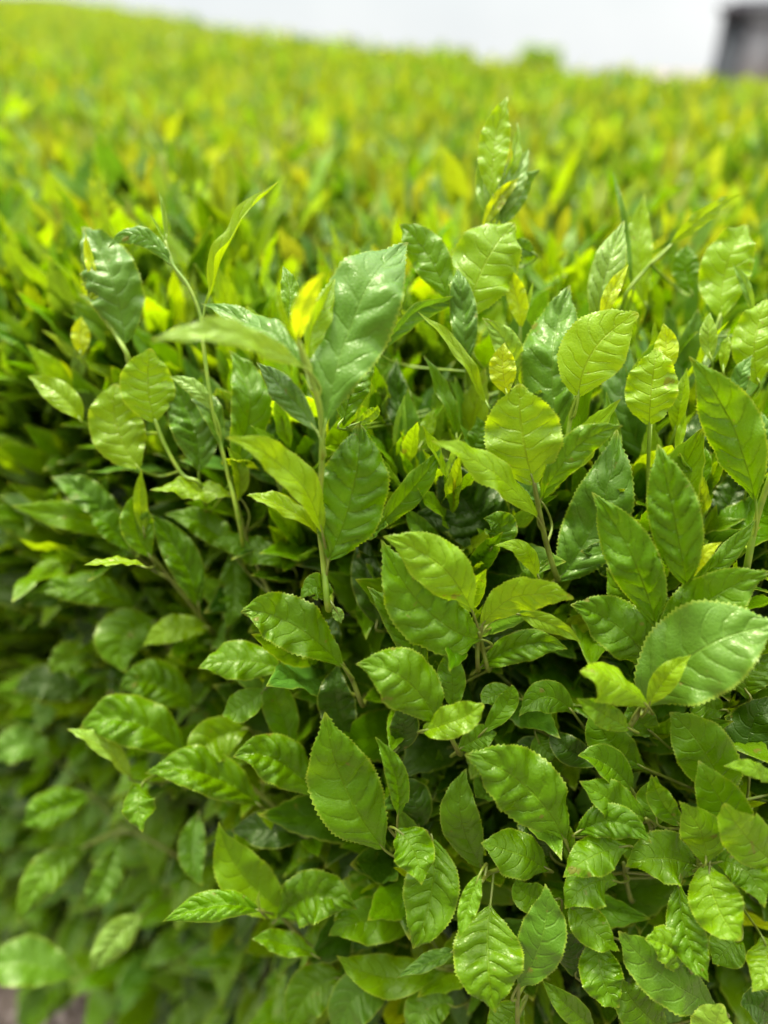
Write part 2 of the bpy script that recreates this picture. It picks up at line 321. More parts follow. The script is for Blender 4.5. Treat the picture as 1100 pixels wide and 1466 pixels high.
#LEAFTABLE
# each shoot: (label or None, stem pixels [(x, y, depth cm)...] , stem radius mm, leaves)
# leaf: bx,by, mx,my, tx,ty, width px, depth base, depth tip, colour, roll deg, fold, options
exec_rows = []
SH = [
("tall shoot with yellow bud standing in front of the big pale leaf",
 [(470,872,37),(463,800,36.5),(457,740,35.5),(461,660,34),(459,590,33),(444,535,32.3),(428,490,31.8)], 1.7, [
 (466,607, 492,420, 588,340, 118, 33.2, 36.5, 'B', -8, .12, dict(label='large pale green leaf with toothed edge, pointing up', bulge=.035)),
 (438,528, 335,452, 214,486, 40, 32, 27.5, 'P', 30, -.15, {}),
 (428,484, 425,432, 466,390, 34, 31.6, 29.5, 'Y', 0, .55, dict(label='bright yellow unopened bud leaf', sh=.6)),
 (428,494, 402,458, 398,414, 25, 32, 31.5, 'L', 0, .7, {}),
 (440,520, 448,455, 482,398, 42, 33, 34, 'L', 25, .4, {}),
 (436,528, 378,452, 290,438, 50, 33, 36, 'B', 30, .25, dict(gl=1)),
 (454,618, 415,560, 366,518, 46, 33.5, 36, 'B', -15, .2, dict(bulge=.09)),
 (408,470, 425,420, 404,378, 36, 37, 38, 'G', 0, .2, {}),
 ]),
("shoot carrying a broad quilted bright green leaf",
 [(472,872,37.2),(466,820,36.8),(471,797,36.3)], 1.4, [
 (471,800, 487,690, 514,606, 104, 36.2, 35.6, 'G', 4, .08, dict(label='broad oval bright green leaf with quilted surface', bulge=.085, sh=.62, mid=(505,705))),
 (462,765, 430,645, 322,628, 52, 35.4, 32, 'L', 22, .3, dict(label='lime leaf pointing left with folded blade')),
 (462,768, 400,712, 352,707, 34, 36, 35, 'L', 40, .3, {}),
 (470,862, 455,820, 430,858, 42, 37, 36, 'G', 10, .1, dict(wave=.16)),
 (478,868, 485,880, 489,892, 20, 37.4, 37.4, 'P', 0, .1, {}),
 ]),
("thin shoot with drooping curled leaf rising on the left",
 [(345,760,49),(322,660,47),(305,590,45),(292,500,44),(288,455,43.5),(270,410,43),(247,378,43),(237,345,43)], 1.3, [
 (238,350, 240,310, 227,273, 13, 43, 43, 'P', 0, .6, {}),
 (238,350, 228,325, 214,306, 6, 43, 43, 'P', 0, .6, {}),
 (249,383, 205,310, 150,352, 30, 43, 41.5, 'B', 20, -.3, dict(tipcurl=.1)),
 (294,440, 316,350, 397,255, 25, 43.5, 42, 'L', -55, .5, {}),
 (305,588, 280,545, 243,540, 26, 45, 44, 'P', 20, .2, {}),
 (318,640, 300,570, 262,540, 40, 46, 47, 'B', 20, .2, {}),
 ]),
("short shoot with crumpled yellow tip against a grey green leaf",
 [(188,525,51),(165,478,50),(147,448,49)], 1.6, [
 (178,492, 172,385, 118,326, 78, 50.5, 52, 'B', -5, .1, dict(label='grey green rounded leaf behind the yellow tip', sh=.6)),
 (140,412, 128,380, 123,333, 27, 48.6, 49, 'Y', 0, .6, {}),
 (150,442, 145,402, 112,405, 36, 49, 47.5, 'Y', 10, -.5, dict(tipcurl=.2)),
 (118,510, 112,480, 117,452, 34, 58, 58, 'Y', 0, .2, {}),
 ]),
("shoot with a backlit lime leaf browned at its tip",
 [(290,700,50),(262,680,49),(238,640,48.5),(222,600,48)], 1.4, [
 (222,604, 205,550, 216,499, 76, 48, 46.5, 'L', 5, .05, dict(label='backlit lime leaf browned at its tip', sh=.62)),
 (200,670, 150,610, 168,548, 82, 51, 51, 'L', 0, .08, dict(sh=.6)),
 (285,675, 290,600, 240,538, 82, 50, 51, 'B', 0, .15, dict(bulge=.09)),
 (118,602, 92,560, 40,538, 46, 54, 53, 'L', 10, .2, {}),
 (330,690, 385,560, 330,505, 70, 49, 50, 'G', 10, .1, {}),
 ]),
("shoot with a crinkled leaf lying flat",
 [(400,870,46),(360,790,44.5),(337,712,43)], 1.5, [
 (340,712, 280,690, 215,703, 32, 43, 42, 'L', 40, -.2, dict(wave=.12)),
 (340,720, 352,670, 325,640, 32, 43, 42, 'L', 10, .4, {}),
 (340,800, 300,735, 235,738, 52, 45.5, 45, 'G', 15, .1, {}),
 (420,815, 350,770, 305,775, 44, 44, 44, 'G', 20, -.3, dict(wave=.16)),
 (400,695, 352,640, 388,574, 82, 44.5, 45, 'B', 0, .15, dict(bulge=.09)),
 (330,790, 345,850, 325,900, 52, 47, 46, 'G', 0, .1, {}),
 ]),
("upright shoot with glossy leaves on the blurred left flank",
 [(300,900,51),(262,850,49),(215,790,48),(205,740,47)], 1.6, [
 (207,765, 198,720, 203,672, 26, 47, 46, 'L', 0, .5, {}),
 (218,800, 180,750, 200,700, 60, 47.5, 47, 'G', 0, .2, {}),
 (285,868, 270,790, 212,735, 60, 49, 48, 'G', 0, .2, dict(bulge=.08)),
 (210,812, 165,800, 119,808, 16, 45, 44, 'L', 60, .3, {}),
 (178,768, 130,700, 74,684, 52, 52, 51, 'B', 15, .2, dict(bulge=.08)),
 (190,790, 150,740, 130,738, 44, 51, 50, 'G', 15, .2, {}),
 ]),
("flank twig with long drooping leaves at the left",
 [(330,960,56),(250,930,54),(200,880,53)], 1.7, [
 (195,872, 120,820, 45,850, 58, 54, 52, 'G', 20, .15, dict(bulge=.07)),
 (225,890, 150,900, 182,965, 92, 54, 52, 'G', 0, .05, {}),
 (300,900, 240,890, 205,925, 46, 52, 51, 'L', 20, .1, {}),
 (280,1015, 210,950, 170,990, 78, 53, 51, 'G', 10, .1, dict(bulge=.07)),
 (140,950, 90,930, 72,965, 60, 57, 56, 'G', 10, .1, {}),
 (120,1000, 60,960, 20,990, 60, 60, 59, 'D', 10, .1, {}),
 ]),
("shoot bearing a long glossy leaf that points left",
 [(520,1010,41),(505,975,40),(490,950,39)], 1.6, [
 (492,955, 400,860, 344,877, 78, 39, 37, 'G', 8, .18, dict(label='long glossy green leaf pointing left over dark gaps', bulge=.05)),
 (410,960, 330,930, 285,958, 66, 42, 41, 'G', 10, -.1, dict(wave=.1)),
 (385,985, 340,1020, 318,1024, 50, 42.5, 41.5, 'G', 15, .1, {}),
 (500,1060, 470,1000, 485,950, 64, 42, 41, 'D', 0, .1, {}),
 (420,960, 470,920, 480,880, 60, 44, 44, 'D', 0, .1, {}),
 ]),
("flank twig with a cluster of blurred glossy leaves",
 [(420,1180,50),(350,1120,49),(270,1085,49)], 1.8, [
 (268,1082, 180,1000, 112,1043, 84, 50, 48, 'G', 10, .15, dict(bulge=.07)),
 (190,1115, 150,1060, 96,1042, 34, 49, 47, 'P', 30, .3, {}),
 (375,1155, 285,1080, 207,1108, 76, 48, 46, 'G', 12, .12, dict(bulge=.09)),
 (355,1045, 290,1050, 272,1104, 78, 49, 47, 'L', 0, .1, {}),
 (458,1142, 395,1060, 333,1084, 84, 46, 44, 'G', 10, .12, dict(bulge=.07)),
 (208,1120, 190,1150, 205,1192, 50, 47, 45, 'G', 10, -.2, dict(wave=.18)),
 (420,1080, 400,1000, 380,960, 60, 47, 46, 'G', 0, .1, {}),
 (440,1200, 380,1180, 330,1190, 60, 48, 48, 'D', 0, .1, {}),
 ]),
("low twig with pale hanging leaves at the bottom left",
 [(260,1230,60),(180,1190,60),(115,1215,60)], 1.8, [
 (118,1215, 55,1240, 27,1322, 60, 60, 57, 'B', 10, .1, dict(bulge=.08)),
 (168,1205, 155,1270, 118,1300, 54, 60, 58, 'B', 0, .15, dict(bulge=.08)),
 (285,1165, 265,1220, 290,1268, 52, 53, 50, 'B', 0, .2, {}),
 (205,1310, 160,1340, 130,1392, 52, 58, 56, 'P', 0, .15, dict(bulge=.08)),
 (130,1140, 60,1160, 35,1180, 66, 60, 58, 'G', 10, .15, dict(bulge=.08)),
 (110,1400, 20,1360, -30,1390, 70, 62, 60, 'B', 20, .1, {}),
 (70,1080, 20,1050, -10,1090, 66, 62, 61, 'B', 10, .1, {}),
 ]),
("low twig ending in a sharply lit ribbed leaf",
 [(430,1340,49),(400,1310,47),(374,1303,44.5)], 1.6, [
 (374,1304, 300,1282, 234,1320, 44, 44.5, 43, 'G', 15, .35, dict(bulge=.12, label='narrow glossy ribbed leaf pointing left near the bottom')),
 (374,1304, 366,1290, 372,1275, 8, 44.5, 44, 'P', 0, .3, {}),
 (418,1312, 330,1260, 313,1180, 84, 48, 46, 'L', 0, .12, {}),
 (398,1315, 450,1255, 512,1303, 84, 47, 45, 'G', 10, .15, dict(bulge=.07)),
 (455,1370, 400,1340, 360,1345, 40, 47, 46, 'G', 20, .1, {}),
 ]),
("twig low in the middle with overlapping blurred leaves",
 [(690,1400,46),(650,1390,44),(625,1385,43)], 1.6, [
 (635,1385, 545,1420, 482,1368, 62, 43.5, 42, 'G', 10, .1, {}),
 (652,1362, 620,1372, 568,1400, 28, 41, 40, 'B', 20, .4, dict(bulge=.1)),
 (560,1290, 505,1270, 480,1330, 80, 45, 43, 'P', 0, .1, {}),
 (600,1330, 520,1300, 470,1340, 70, 44, 42, 'G', 10, .1, {}),
 (490,1400, 440,1400, 410,1480, 80, 46, 45, 'G', 0, .1, {}),
 (560,1420, 500,1400, 480,1490, 80, 45, 44, 'B', 0, .1, {}),
 (650,1440, 600,1420, 590,1500, 70, 43, 42, 'B', 0, .1, {}),
 ]),
("shoot of two sharp leaves over a hanging curled one",
 [(600,1240,41),(580,1220,39.5),(568,1190,38)], 1.4, [
 (550,1215, 478,1130, 466,1021, 100, 38.5, 36.5, 'G', 2, .1, dict(label='large pointed green leaf left of the narrow one', bulge=.04)),
 (570,1168, 580,1110, 537,1054, 44, 37.5, 36, 'G', 0, .25, dict(bulge=.06)),
 (568,1188, 600,1210, 604,1268, 62, 37, 35.5, 'G', 0, -.15, dict(wave=.15, label='short curled green leaf hanging over a larger one')),
 (618,1200, 632,1280, 590,1360, 100, 38.3, 36.8, 'G', 0, .1, dict(bulge=.05)),
 (600,1190, 600,1140, 575,1112, 56, 41.5, 41, 'D', 0, .1, {}),
 ]),
("shoot with a narrow small leaf lying over a broad drooping leaf",
 [(720,1240,39.5),(700,1250,38),(690,1262,37)], 1.4, [
 (702,1296, 692,1375, 709,1449, 102, 37.3, 35.3, 'G', 0, .07, dict(label='broad bright green leaf drooping to a sharp tip', bulge=.04, tipcurl=-.02)),
 (688,1250, 670,1290, 658,1344, 36, 36, 34.8, 'G', 0, .25, {}),
 (692,1243, 640,1170, 668,1100, 72, 40, 38.5, 'G', 0, .1, {}),
 (788,1246, 735,1215, 688,1207, 72, 38.5, 37.5, 'G', 10, -.1, dict(wave=.08)),
 ]),
("upright pale leaf with its twig near the bottom",
 [(742,1470,39),(741,1440,38),(743,1412,37.3)], 1.4, [
 (742,1412, 792,1345, 781,1266, 66, 37, 36, 'B', -5, .15, dict(label='upright pale green pointed leaf beside the drooping broad one')),
 (800,1290, 740,1290, 742,1255, 52, 38.5, 38, 'G', 0, .1, {}),
 (750,1430, 720,1480, 690,1480, 60, 39, 39, 'G', 0, .1, {}),
 ]),
("shoot with a broad smooth leaf in the lower middle",
 [(830,1250,39),(820,1225,38),(808,1200,37)], 1.4, [
 (808,1202, 765,1105, 664,1081, 98, 37, 35.5, 'G', 3, .1, dict(label='broad green leaf with toothed edge pointing up left', bulge=.05)),
 (815,1230, 815,1190, 803,1172, 26, 37.5, 37, 'G', 0, .2, {}),
 (790,1225, 770,1170, 735,1150, 62, 40, 39, 'D', 0, .1, {}),
 ]),
("shoot of two stacked broad leaves with a yellow stripe",
 [(700,960,39),(692,930,38),(686,905,36.5)], 1.5, [
 (677,877, 640,790, 548,768, 74, 36, 34.2, 'L', 8, .12, dict(label='bright lime leaf with yellow tip lying over a wider leaf', bulge=.05)),
 (690,916, 600,900, 546,772, 118, 37, 35.2, 'G', 0, .06, dict(bulge=.05)),
 (608,980, 590,895, 525,839, 44, 38, 36.8, 'G', -5, .25, dict(bulge=.1, label='narrow glossy dark green leaf with pale ribs')),
 (655,890, 580,850, 560,800, 60, 39, 38, 'G', 0, .1, {}),
 (740,905, 690,920, 660,900, 50, 40, 40, 'D', 0, .1, {}),
 ]),
("shoot with a wide smooth leaf and a folded triangular one",
 [(660,1080,39),(645,1055,37.5),(628,1036,36)], 1.5, [
 (630,1040, 590,950, 509,951, 88, 36, 34.6, 'G', 5, .1, dict(label='wide smooth lime green leaf pointing left', bulge=.04)),
 (606,1046, 660,1035, 693,1008, 54, 35.6, 34.6, 'L', -10, .1, dict(wave=.1, sh=.5)),
 (648,1012, 650,970, 640,924, 54, 37.8, 37, 'G', 0, .15, {}),
 (690,1050, 740,1000, 732,980, 36, 38, 37.5, 'G', 0, .1, {}),
 (655,1075, 690,1050, 712,1050, 44, 38.5, 38, 'G', 0, .1, {}),
 (565,1080, 590,1040, 570,1000, 50, 40, 39, 'D', 0, .1, {}),
 ]),
("shoot of yellow rimmed leaves in the centre",
 [(685,960,39),(684,925,37.5),(690,897,36.5)], 1.4, [
 (690,896, 738,828, 822,858, 48, 36.5, 34.5, 'L', 25, -.1, dict(label='lime leaf with yellow rim pointing right', sh=.6)),
 (740,880, 790,885, 832,920, 30, 36.8, 35.8, 'L', 25, .1, {}),
 (685,958, 755,900, 813,930, 62, 38.5, 37, 'G', 10, .25, dict(bulge=.06)),
 (770,832, 765,775, 708,780, 30, 38, 36, 'L', 20, -.3, {}),
 (745,1000, 700,985, 690,1010, 40, 39, 38, 'G', 0, .1, {}),
 ]),
("shoot with a dark quilted leaf behind the centre",
 [(750,830,43),(740,800,42),(728,772,41.5)], 1.4, [
 (735,775, 670,750, 632,650, 96, 42, 41, 'D', 0, .1, dict(bulge=.07, label='dark green quilted leaf with toothed edge')),
 (705,785, 735,745, 692,742, 56, 38.8, 38.3, 'G', 0, .1, dict(wave=.1)),
 (534,762, 600,700, 632,640, 44, 40, 38.5, 'G', 15, .2, {}),
 (590,745, 640,720, 680,800, 40, 42, 41, 'D', 0, .2, {}),
 (640,790, 600,760, 580,725, 36, 42, 41, 'G', 0, .3, {}),
 (545,900, 520,830, 520,760, 56, 42, 43, 'D', 0, .1, {}),
 ]),
("upright shoot with a rounded backlit lime leaf",
 [(800,830,39.5),(783,780,38),(771,725,36.8),(765,692,36.2)], 1.7, [
 (765,694, 745,625, 744,549, 110, 36.2, 35.2, 'L', 0, .06, dict(label='rounded backlit lime leaf standing upright', sh=.6, mid=(748,620), bulge=.015)),
 (770,742, 715,655, 616,634, 44, 37, 33.5, 'L', 30, .1, dict(label='lime leaf arching left with its edge to the viewer')),
 (775,716, 815,620, 894,610, 52, 37, 34.6, 'G', 15, .15, dict(bulge=.06)),
 (796,832, 870,760, 884,612, 104, 39.5, 39, 'B', 0, .15, dict(bulge=.05)),
 (775,720, 735,690, 700,620, 60, 38.5, 39, 'B', 0, .1, dict(bulge=.05)),
 (770,890, 735,830, 790,800, 40, 40, 39, 'G', 0, .1, {}),
 ]),
("shoot with a plain yellow green leaf leaning right",
 [(812,640,39.5),(817,598,38.4),(828,566,37.6)], 1.5, [
 (828,568, 835,485, 915,449, 94, 37.6, 36.4, 'L', 0, .08, dict(label='smooth yellow green leaf leaning right', sh=.62, bulge=.015)),
 (800,625, 775,500, 817,407, 90, 40, 41, 'B', 0, .12, dict(label='tall quilted pale green leaf standing behind', bulge=.07)),
 (850,470, 865,380, 894,317, 56, 41.5, 42, 'P', 0, .15, dict(bulge=.07)),
 (862,456, 870,420, 901,377, 30, 39.8, 39.5, 'Y', 0, .5, {}),
 (905,420, 900,320, 877,246, 15, 45, 46, 'B', 0, .5, {}),
 (870,700, 880,640, 868,560, 40, 41, 41, 'G', 0, .2, {}),
 ]),
("stalk with a yellow green spade shaped leaf",
 [(932,760,41),(928,700,40),(930,606,38.4)], 1.3, [
 (930,608, 930,555, 942,497, 72, 38.4, 37.8, 'L', 0, .1, dict(label='small yellow green spade shaped leaf', sh=.6, bulge=.015)),
 (945,540, 960,500, 950,463, 40, 39.4, 39.2, 'Y', 0, .2, {}),
 (935,670, 870,580, 895,470, 66, 43, 43.5, 'B', 0, .15, dict(bulge=.06)),
 (965,620, 975,580, 984,526, 34, 40.5, 40, 'L', -10, .4, {}),
 (968,650, 975,620, 982,590, 16, 39, 39, 'L', 0, .4, {}),
 (960,700, 1000,640, 1003,585, 60, 43, 43, 'D', 0, .1, {}),
 ]),
("shoot with a quilted upright leaf and a small yellow bud",
 [(968,910,38.5),(980,870,37),(984,832,36)], 1.6, [
 (983,838, 968,740, 942,635, 72, 36, 34.6, 'G', 0, .15, dict(bulge=.09, label='upright quilted green leaf beside the small yellow bud')),
 (986,832, 1000,790, 1034,776, 22, 35.8, 34.6, 'Y', 0, .3, dict(label='small bright yellow bud leaf')),
 (985,842, 1040,800, 1085,742, 34, 37.5, 36.5, 'G', 20, .2, {}),
 (1030,860, 1020,810, 1000,790, 50, 39, 39, 'D', 0, .1, {}),
 (905,830, 880,790, 830,790, 60, 39.5, 39, 'D', 10, .1, {}),
 ]),
("shoot with a long glossy leaf overlapping its neighbours",
 [(945,990,39),(942,940,38),(940,898,36.6)], 1.6, [
 (940,898, 915,790, 849,705, 72, 36.6, 34.8, 'G', 0, .15, dict(bulge=.09, label='long glossy quilted green leaf rising to the upper left')),
 (944,930, 905,880, 868,812, 62, 39, 38, 'G', 0, .1, {}),
 (936,958, 890,880, 817,866, 78, 37.6, 36, 'G', 5, .15, dict(bulge=.05, label='green leaf with lit toothed lower edge')),
 (945,920, 955,870, 940,850, 50, 39.5, 39.5, 'G', 0, .1, {}),
 ]),
("reddish stalk with a twisted long leaf at the right edge",
 [(1068,820,38.5),(1083,745,37),(1104,680,36)], 2.0, [
 (1082,718, 1060,600, 987,510, 76, 36.4, 34.6, 'G', -8, .1, dict(twist=.6, bulge=.05, label='long twisted lime green leaf with toothed edge at the right')),
 (1070,700, 1100,640, 1090,590, 60, 40, 40, 'B', 0, .1, {}),
 (1015,760, 1060,720, 1060,660, 66, 42, 42, 'D', 0, .1, {}),
 (1020,720, 985,690, 1000,650, 50, 42, 42, 'G', 0, .1, {}),
 (1005,700, 1010,660, 1010,640, 26, 40, 40, 'G', 0, .3, {}),
 ]),
("shoot with two big overlapping leaves at the right",
 [(900,1040,38),(915,1020,37),(925,1008,36)], 1.7, [
 (952,920, 1000,850, 1106,818, 78, 37, 34.5, 'G', 10, .15, dict(twist=.4, label='big green leaf with wavy yellow edge pointing right')),
 (916,1012, 1000,900, 1120,895, 128, 36.5, 33.5, 'B', 0, .08, dict(bulge=.03, label='very large pale green leaf with toothed edge pointing right')),
 (928,1012, 950,965, 990,938, 40, 35, 33.8, 'L', 0, .2, {}),
 (928,1012, 880,960, 830,962, 52, 34.5, 32.8, 'L', 30, -.3, dict(wave=.1, label='yellow green curled leaf')),
 (905,1045, 860,1020, 826,1000, 44, 35.5, 34, 'L', 10, .1, {}),
 (1070,1000, 1060,960, 1110,930, 60, 38, 38, 'G', 0, .1, {}),
 ]),
("twig with pointed leaves on the right below the big ones",
 [(1060,1190,39),(1050,1160,38),(1042,1140,37.5)], 1.5, [
 (1045,1150, 1010,1060, 961,1021, 82, 37.5, 36, 'G', 0, .1, dict(label='pointed triangular green leaf on the right')),
 (1075,1210, 1030,1150, 1001,1090, 74, 36.5, 35, 'G', 0, .1, {}),
 (1115,1240, 1060,1200, 1036,1148, 74, 35.3, 33.8, 'L', 0, .1, dict(sh=.6)),
 (1120,1120, 1080,1095, 1038,1096, 26, 34.5, 33, 'L', 25, -.2, dict(wave=.1)),
 (1072,1110, 1060,1040, 1105,995, 84, 38.5, 38, 'D', 0, .1, {}),
 (975,1180, 940,1150, 933,1108, 44, 37, 36, 'G', 0, .1, {}),
 (945,1180, 930,1150, 940,1110, 56, 38, 37.5, 'G', 0, .1, {}),
 (925,1100, 850,1060, 855,1010, 70, 39, 38.5, 'G', 0, .1, {}),
 (935,1050, 910,1030, 900,1010, 60, 38.5, 38, 'G', 0, .1, {}),
 (1040,1020, 1000,1010, 990,1000, 50, 39, 38.5, 'G', 0, .1, {}),
 ]),
("twig with a pair of dark leaves over a deep gap",
 [(935,1200,40),(930,1180,38.5),(925,1172,37.5)], 1.5, [
 (926,1172, 880,1150, 828,1118, 66, 37.8, 36.5, 'G', 10, .1, {}),
 (905,1130, 870,1080, 827,1083, 60, 38.2, 37.2, 'G', 10, .1, {}),
 (824,1195, 880,1150, 933,1207, 56, 37.2, 35.8, 'G', 10, .2, dict(bulge=.06)),
 (822,1022, 780,970, 743,1026, 54, 39, 38, 'G', 0, .1, {}),
 (770,1050, 775,1080, 800,1080, 46, 40, 39.5, 'G', 0, .1, {}),
 (790,1100, 760,1060, 735,1085, 50, 41, 40.5, 'D', 0, .1, {}),
 (860,1090, 800,1080, 790,1040, 50, 40, 39.5, 'D', 0, .1, {}),
 ]),
("twig with crumpled toothed leaves in the lower right",
 [(905,1290,43),(897,1262,41),(893,1235,39)], 1.5, [
 (900,1212, 850,1215, 806,1256, 62, 37, 35.8, 'G', 5, -.1, dict(wave=.12)),
 (885,1262, 840,1250, 808,1302, 64, 37.8, 36.4, 'G', 0, .1, dict(wave=.12, label='crumpled green leaf with yellow edge')),
 (1000,1243, 950,1215, 895,1240, 86, 38.2, 37.2, 'G', 5, .05, {}),
 (1007,1237, 1020,1195, 972,1147, 62, 36, 35, 'L', 0, .1, dict(label='small oval lime leaf in the lower right')),
 (815,1290, 840,1330, 888,1362, 60, 37.6, 36.4, 'G', 0, .1, {}),
 ]),
("twig with bright drooping leaves at the lower right",
 [(1000,1235,38),(1010,1238,37),(1018,1242,36.2)], 1.5, [
 (1016,1240, 1015,1300, 1062,1347, 74, 36, 33.8, 'L', 0, .06, dict(sh=.55, label='smooth lime leaf drooping at the lower right')),
 (1025,1235, 1075,1225, 1095,1300, 66, 36.3, 34.5, 'G', 0, .1, {}),
 (972,1262, 975,1350, 1016,1407, 66, 37, 35, 'G', 0, .1, dict(bulge=.07)),
 (990,1388, 960,1345, 923,1345, 60, 36.6, 35.4, 'L', 10, .1, dict(bulge=.06)),
 (1090,1340, 1110,1380, 1077,1420, 60, 36, 34.5, 'L', 0, .1, {}),
 (1060,1340, 1040,1360, 1020,1380, 60, 38.5, 38, 'G', 0, .1, {}),
 ]),
("lowest twig with a white glinting leaf",
 [(1050,1480,39),(1040,1460,38),(1026,1442,37)], 1.5, [
 (1026,1442, 935,1400, 885,1332, 70, 37, 35.8, 'B', 0, .12, dict(label='pale glinting leaf with straight midrib near the bottom', gl=1)),
 (858,1342, 850,1400, 888,1444, 72, 37.5, 36.2, 'G', 0, .1, {}),
 (1040,1510, 1010,1480, 1036,1438, 74, 36, 35, 'P', 0, .1, dict(sh=.55)),
 (855,1475, 810,1440, 776,1403, 46, 38, 37, 'G', 0, .2, {}),
 (960,1480, 900,1440, 890,1400, 80, 38.5, 38, 'G', 0, .1, {}),
 (1110,1460, 1080,1430, 1060,1440, 60, 37, 36.5, 'D', 0, .1, {}),
 (830,1400, 815,1360, 810,1330, 50, 39, 38.5, 'D', 0, .1, {}),
 ]),
("tall shoot with an upright rolled leaf above all others",
 [(672,450,52),(690,380,51),(700,325,50),(707,285,49.5)], 1.5, [
 (706,285, 700,200, 727,137, 46, 48.2, 48.2, 'L', 0, .2, dict(bulge=.01, label='tall upright lime leaf above all the others')),
 (709,282, 745,230, 741,172, 22, 50.2, 50.6, 'L', 30, .5, {}),
 (704,320, 680,255, 700,212, 28, 50.5, 51, 'P', 0, .3, {}),
 (712,318, 732,260, 758,212, 46, 50.5, 51, 'P', 0, .2, {}),
 (718,328, 735,270, 774,242, 38, 50.2, 50.5, 'B', 10, -.2, dict(wave=.1)),
 (690,328, 710,280, 744,254, 28, 49.2, 48.6, 'Y', 10, .45, {}),
 (765,365, 745,350, 728,358, 34, 51, 51, 'B', 0, .2, {}),
 ]),
("shoot with two backlit leaves under the tall rolled leaf",
 [(668,520,45),(666,480,44.5),(672,450,44)], 1.4, [
 (668,455, 690,360, 738,319, 100, 44, 44.5, 'L', 0, .04, dict(sh=.6, label='broad backlit green leaf below the tall shoot', bulge=.02)),
 (643,430, 615,350, 573,322, 64, 44.5, 45, 'G', 0, .12, {}),
 (668,525, 665,440, 654,381, 48, 42.5, 43, 'B', 0, .2, dict(bulge=.09)),
 (545,502, 590,430, 676,424, 32, 43, 42, 'B', 30, .2, {}),
 (700,585, 665,500, 598,445, 22, 41.5, 39.5, 'L', 35, .3, {}),
 ]),
("slim shoot with a folded yellow bud near the middle",
 [(735,560,43),(742,510,42.4),(745,468,42)], 1.2, [
 (746,470, 745,420, 721,380, 32, 42, 41.5, 'Y', 0, .4, dict(label='folded yellow bud on a slim stalk')),
 (746,470, 758,430, 764,400, 10, 42, 42, 'L', 0, .5, {}),
 (735,545, 740,490, 690,455, 46, 41, 40.2, 'P', 0, .2, dict(bulge=.06)),
 (727,566, 715,525, 723,490, 46, 39, 38.6, 'Y', 0, .2, {}),
 (600,645, 560,580, 568,514, 52, 44, 44, 'D', 0, .15, dict(bulge=.06)),
 (657,628, 640,560, 607,508, 28, 42, 41.5, 'G', 20, .3, {}),
 (603,642, 612,610, 622,584, 26, 42, 42, 'L', 0, .2, {}),
 (660,650, 700,630, 682,595, 40, 42, 42, 'G', 0, .2, {}),
 (680,510, 665,470, 690,480, 26, 43, 43, 'L', 0, .2, {}),
 (492,610, 500,540, 540,500, 56, 38, 39, 'G', 10, .2, {}),
 (505,610, 545,590, 540,580, 22, 38, 37, 'L', 0, .2, {}),
 ]),
("shoot with a broad backlit leaf on the right horizon",
 [(1000,560,50),(1015,500,50),(1032,450,49.5)], 1.4, [
 (1032,455, 1030,370, 1070,323, 70, 50, 51, 'L', 0, .08, dict(sh=.6, label='broad backlit lime leaf near the right edge')),
 (1080,455, 1070,400, 1048,377, 20, 48, 47, 'P', 0, .5, {}),
 (1019,518, 1010,480, 1017,446, 30, 43, 43, 'P', 0, .3, {}),
 (1035,535, 1036,500, 1044,478, 18, 42, 42, 'L', 0, .4, {}),
 (1060,578, 1050,540, 1078,508, 30, 41, 41, 'B', 0, .2, dict(wave=.1)),
 (1085,550, 1070,480, 1100,425, 70, 44, 44, 'L', 0, .1, {}),
 ]),
("slanting slim leaf shoot in the upper right",
 [(890,440,58),(925,385,55),(962,350,53)], 1.2, [
 (960,352, 1000,305, 1064,276, 22, 53, 51, 'L', 25, .3, dict(label='slim leaf slanting to the upper right')),
 (925,440, 905,350, 923,279, 46, 58, 59, 'L', 0, .2, {}),
 (990,420, 975,380, 985,350, 46, 60, 60, 'G', 0, .2, {}),
 ]),
]

def leaf_from_row(row, parent, lod=(76, 13)):
    bx, by, mx_, my_, tx, ty, wp, db, dt, ck, roll, fold, opt = row
    opt = dict(opt)
    if by > 1040 and ck == 'L': ck = 'M'
    wp = wp * (1.0 if 'label' in opt else .93 if opt.get('sh', 1) < .7 else .88)
    xf = rng.uniform(.02, .12) if 'label' in opt else rng.uniform(.05, .38)
    P0 = unproj(bx, by, db); P2 = unproj(tx, ty, dt)
    mp = opt.pop('mid', None)
    if mp: mx_, my_ = 2 * mp[0] - (bx + tx) / 2, 2 * mp[1] - (by + ty) / 2
    L = np.linalg.norm(P2 - P0)
    P1 = unproj(mx_, my_, (db + dt) / 2 - 100 * L * opt.pop('arch', rng.uniform(.03, .2)))
    W = wp / FPX * (db + dt) / 200 / max(.5, math.cos(R(roll)))
    ref = np.array([0, 0, CAMZ]) - (P0 + P2) / 2
    lab = opt.pop('label', None); opt.pop('gl', None)
    kw = dict(fold=fold + xf, curl=rng.uniform(0, .4), bulge=opt.pop('bulge', rng.uniform(.006, .022) if by > 980 or ck in 'LY' else rng.uniform(.02, .05)), wave=opt.pop('wave', rng.uniform(.04, .11)),
              sh=opt.pop('sh', rng.uniform(.74, 1.0)), twist=opt.pop('twist', rng.uniform(-.35, .35)), tipcurl=opt.pop('tipcurl', rng.uniform(-.03, .04)))
    ser = .05 if wp > 26 else .03
    V, f, uv = leaves(P0, P1, P2, ref, W, *lod, roll=R(roll), ser=ser, **kw)
    t = tint_of([ck], .05)
    V, F, U, Tn = pack(V, f, uv, t)
    o = put('leaf', V, F, M_LEAF, parent, U, Tn)
    if lab: o['label'] = lab
    return o, P0

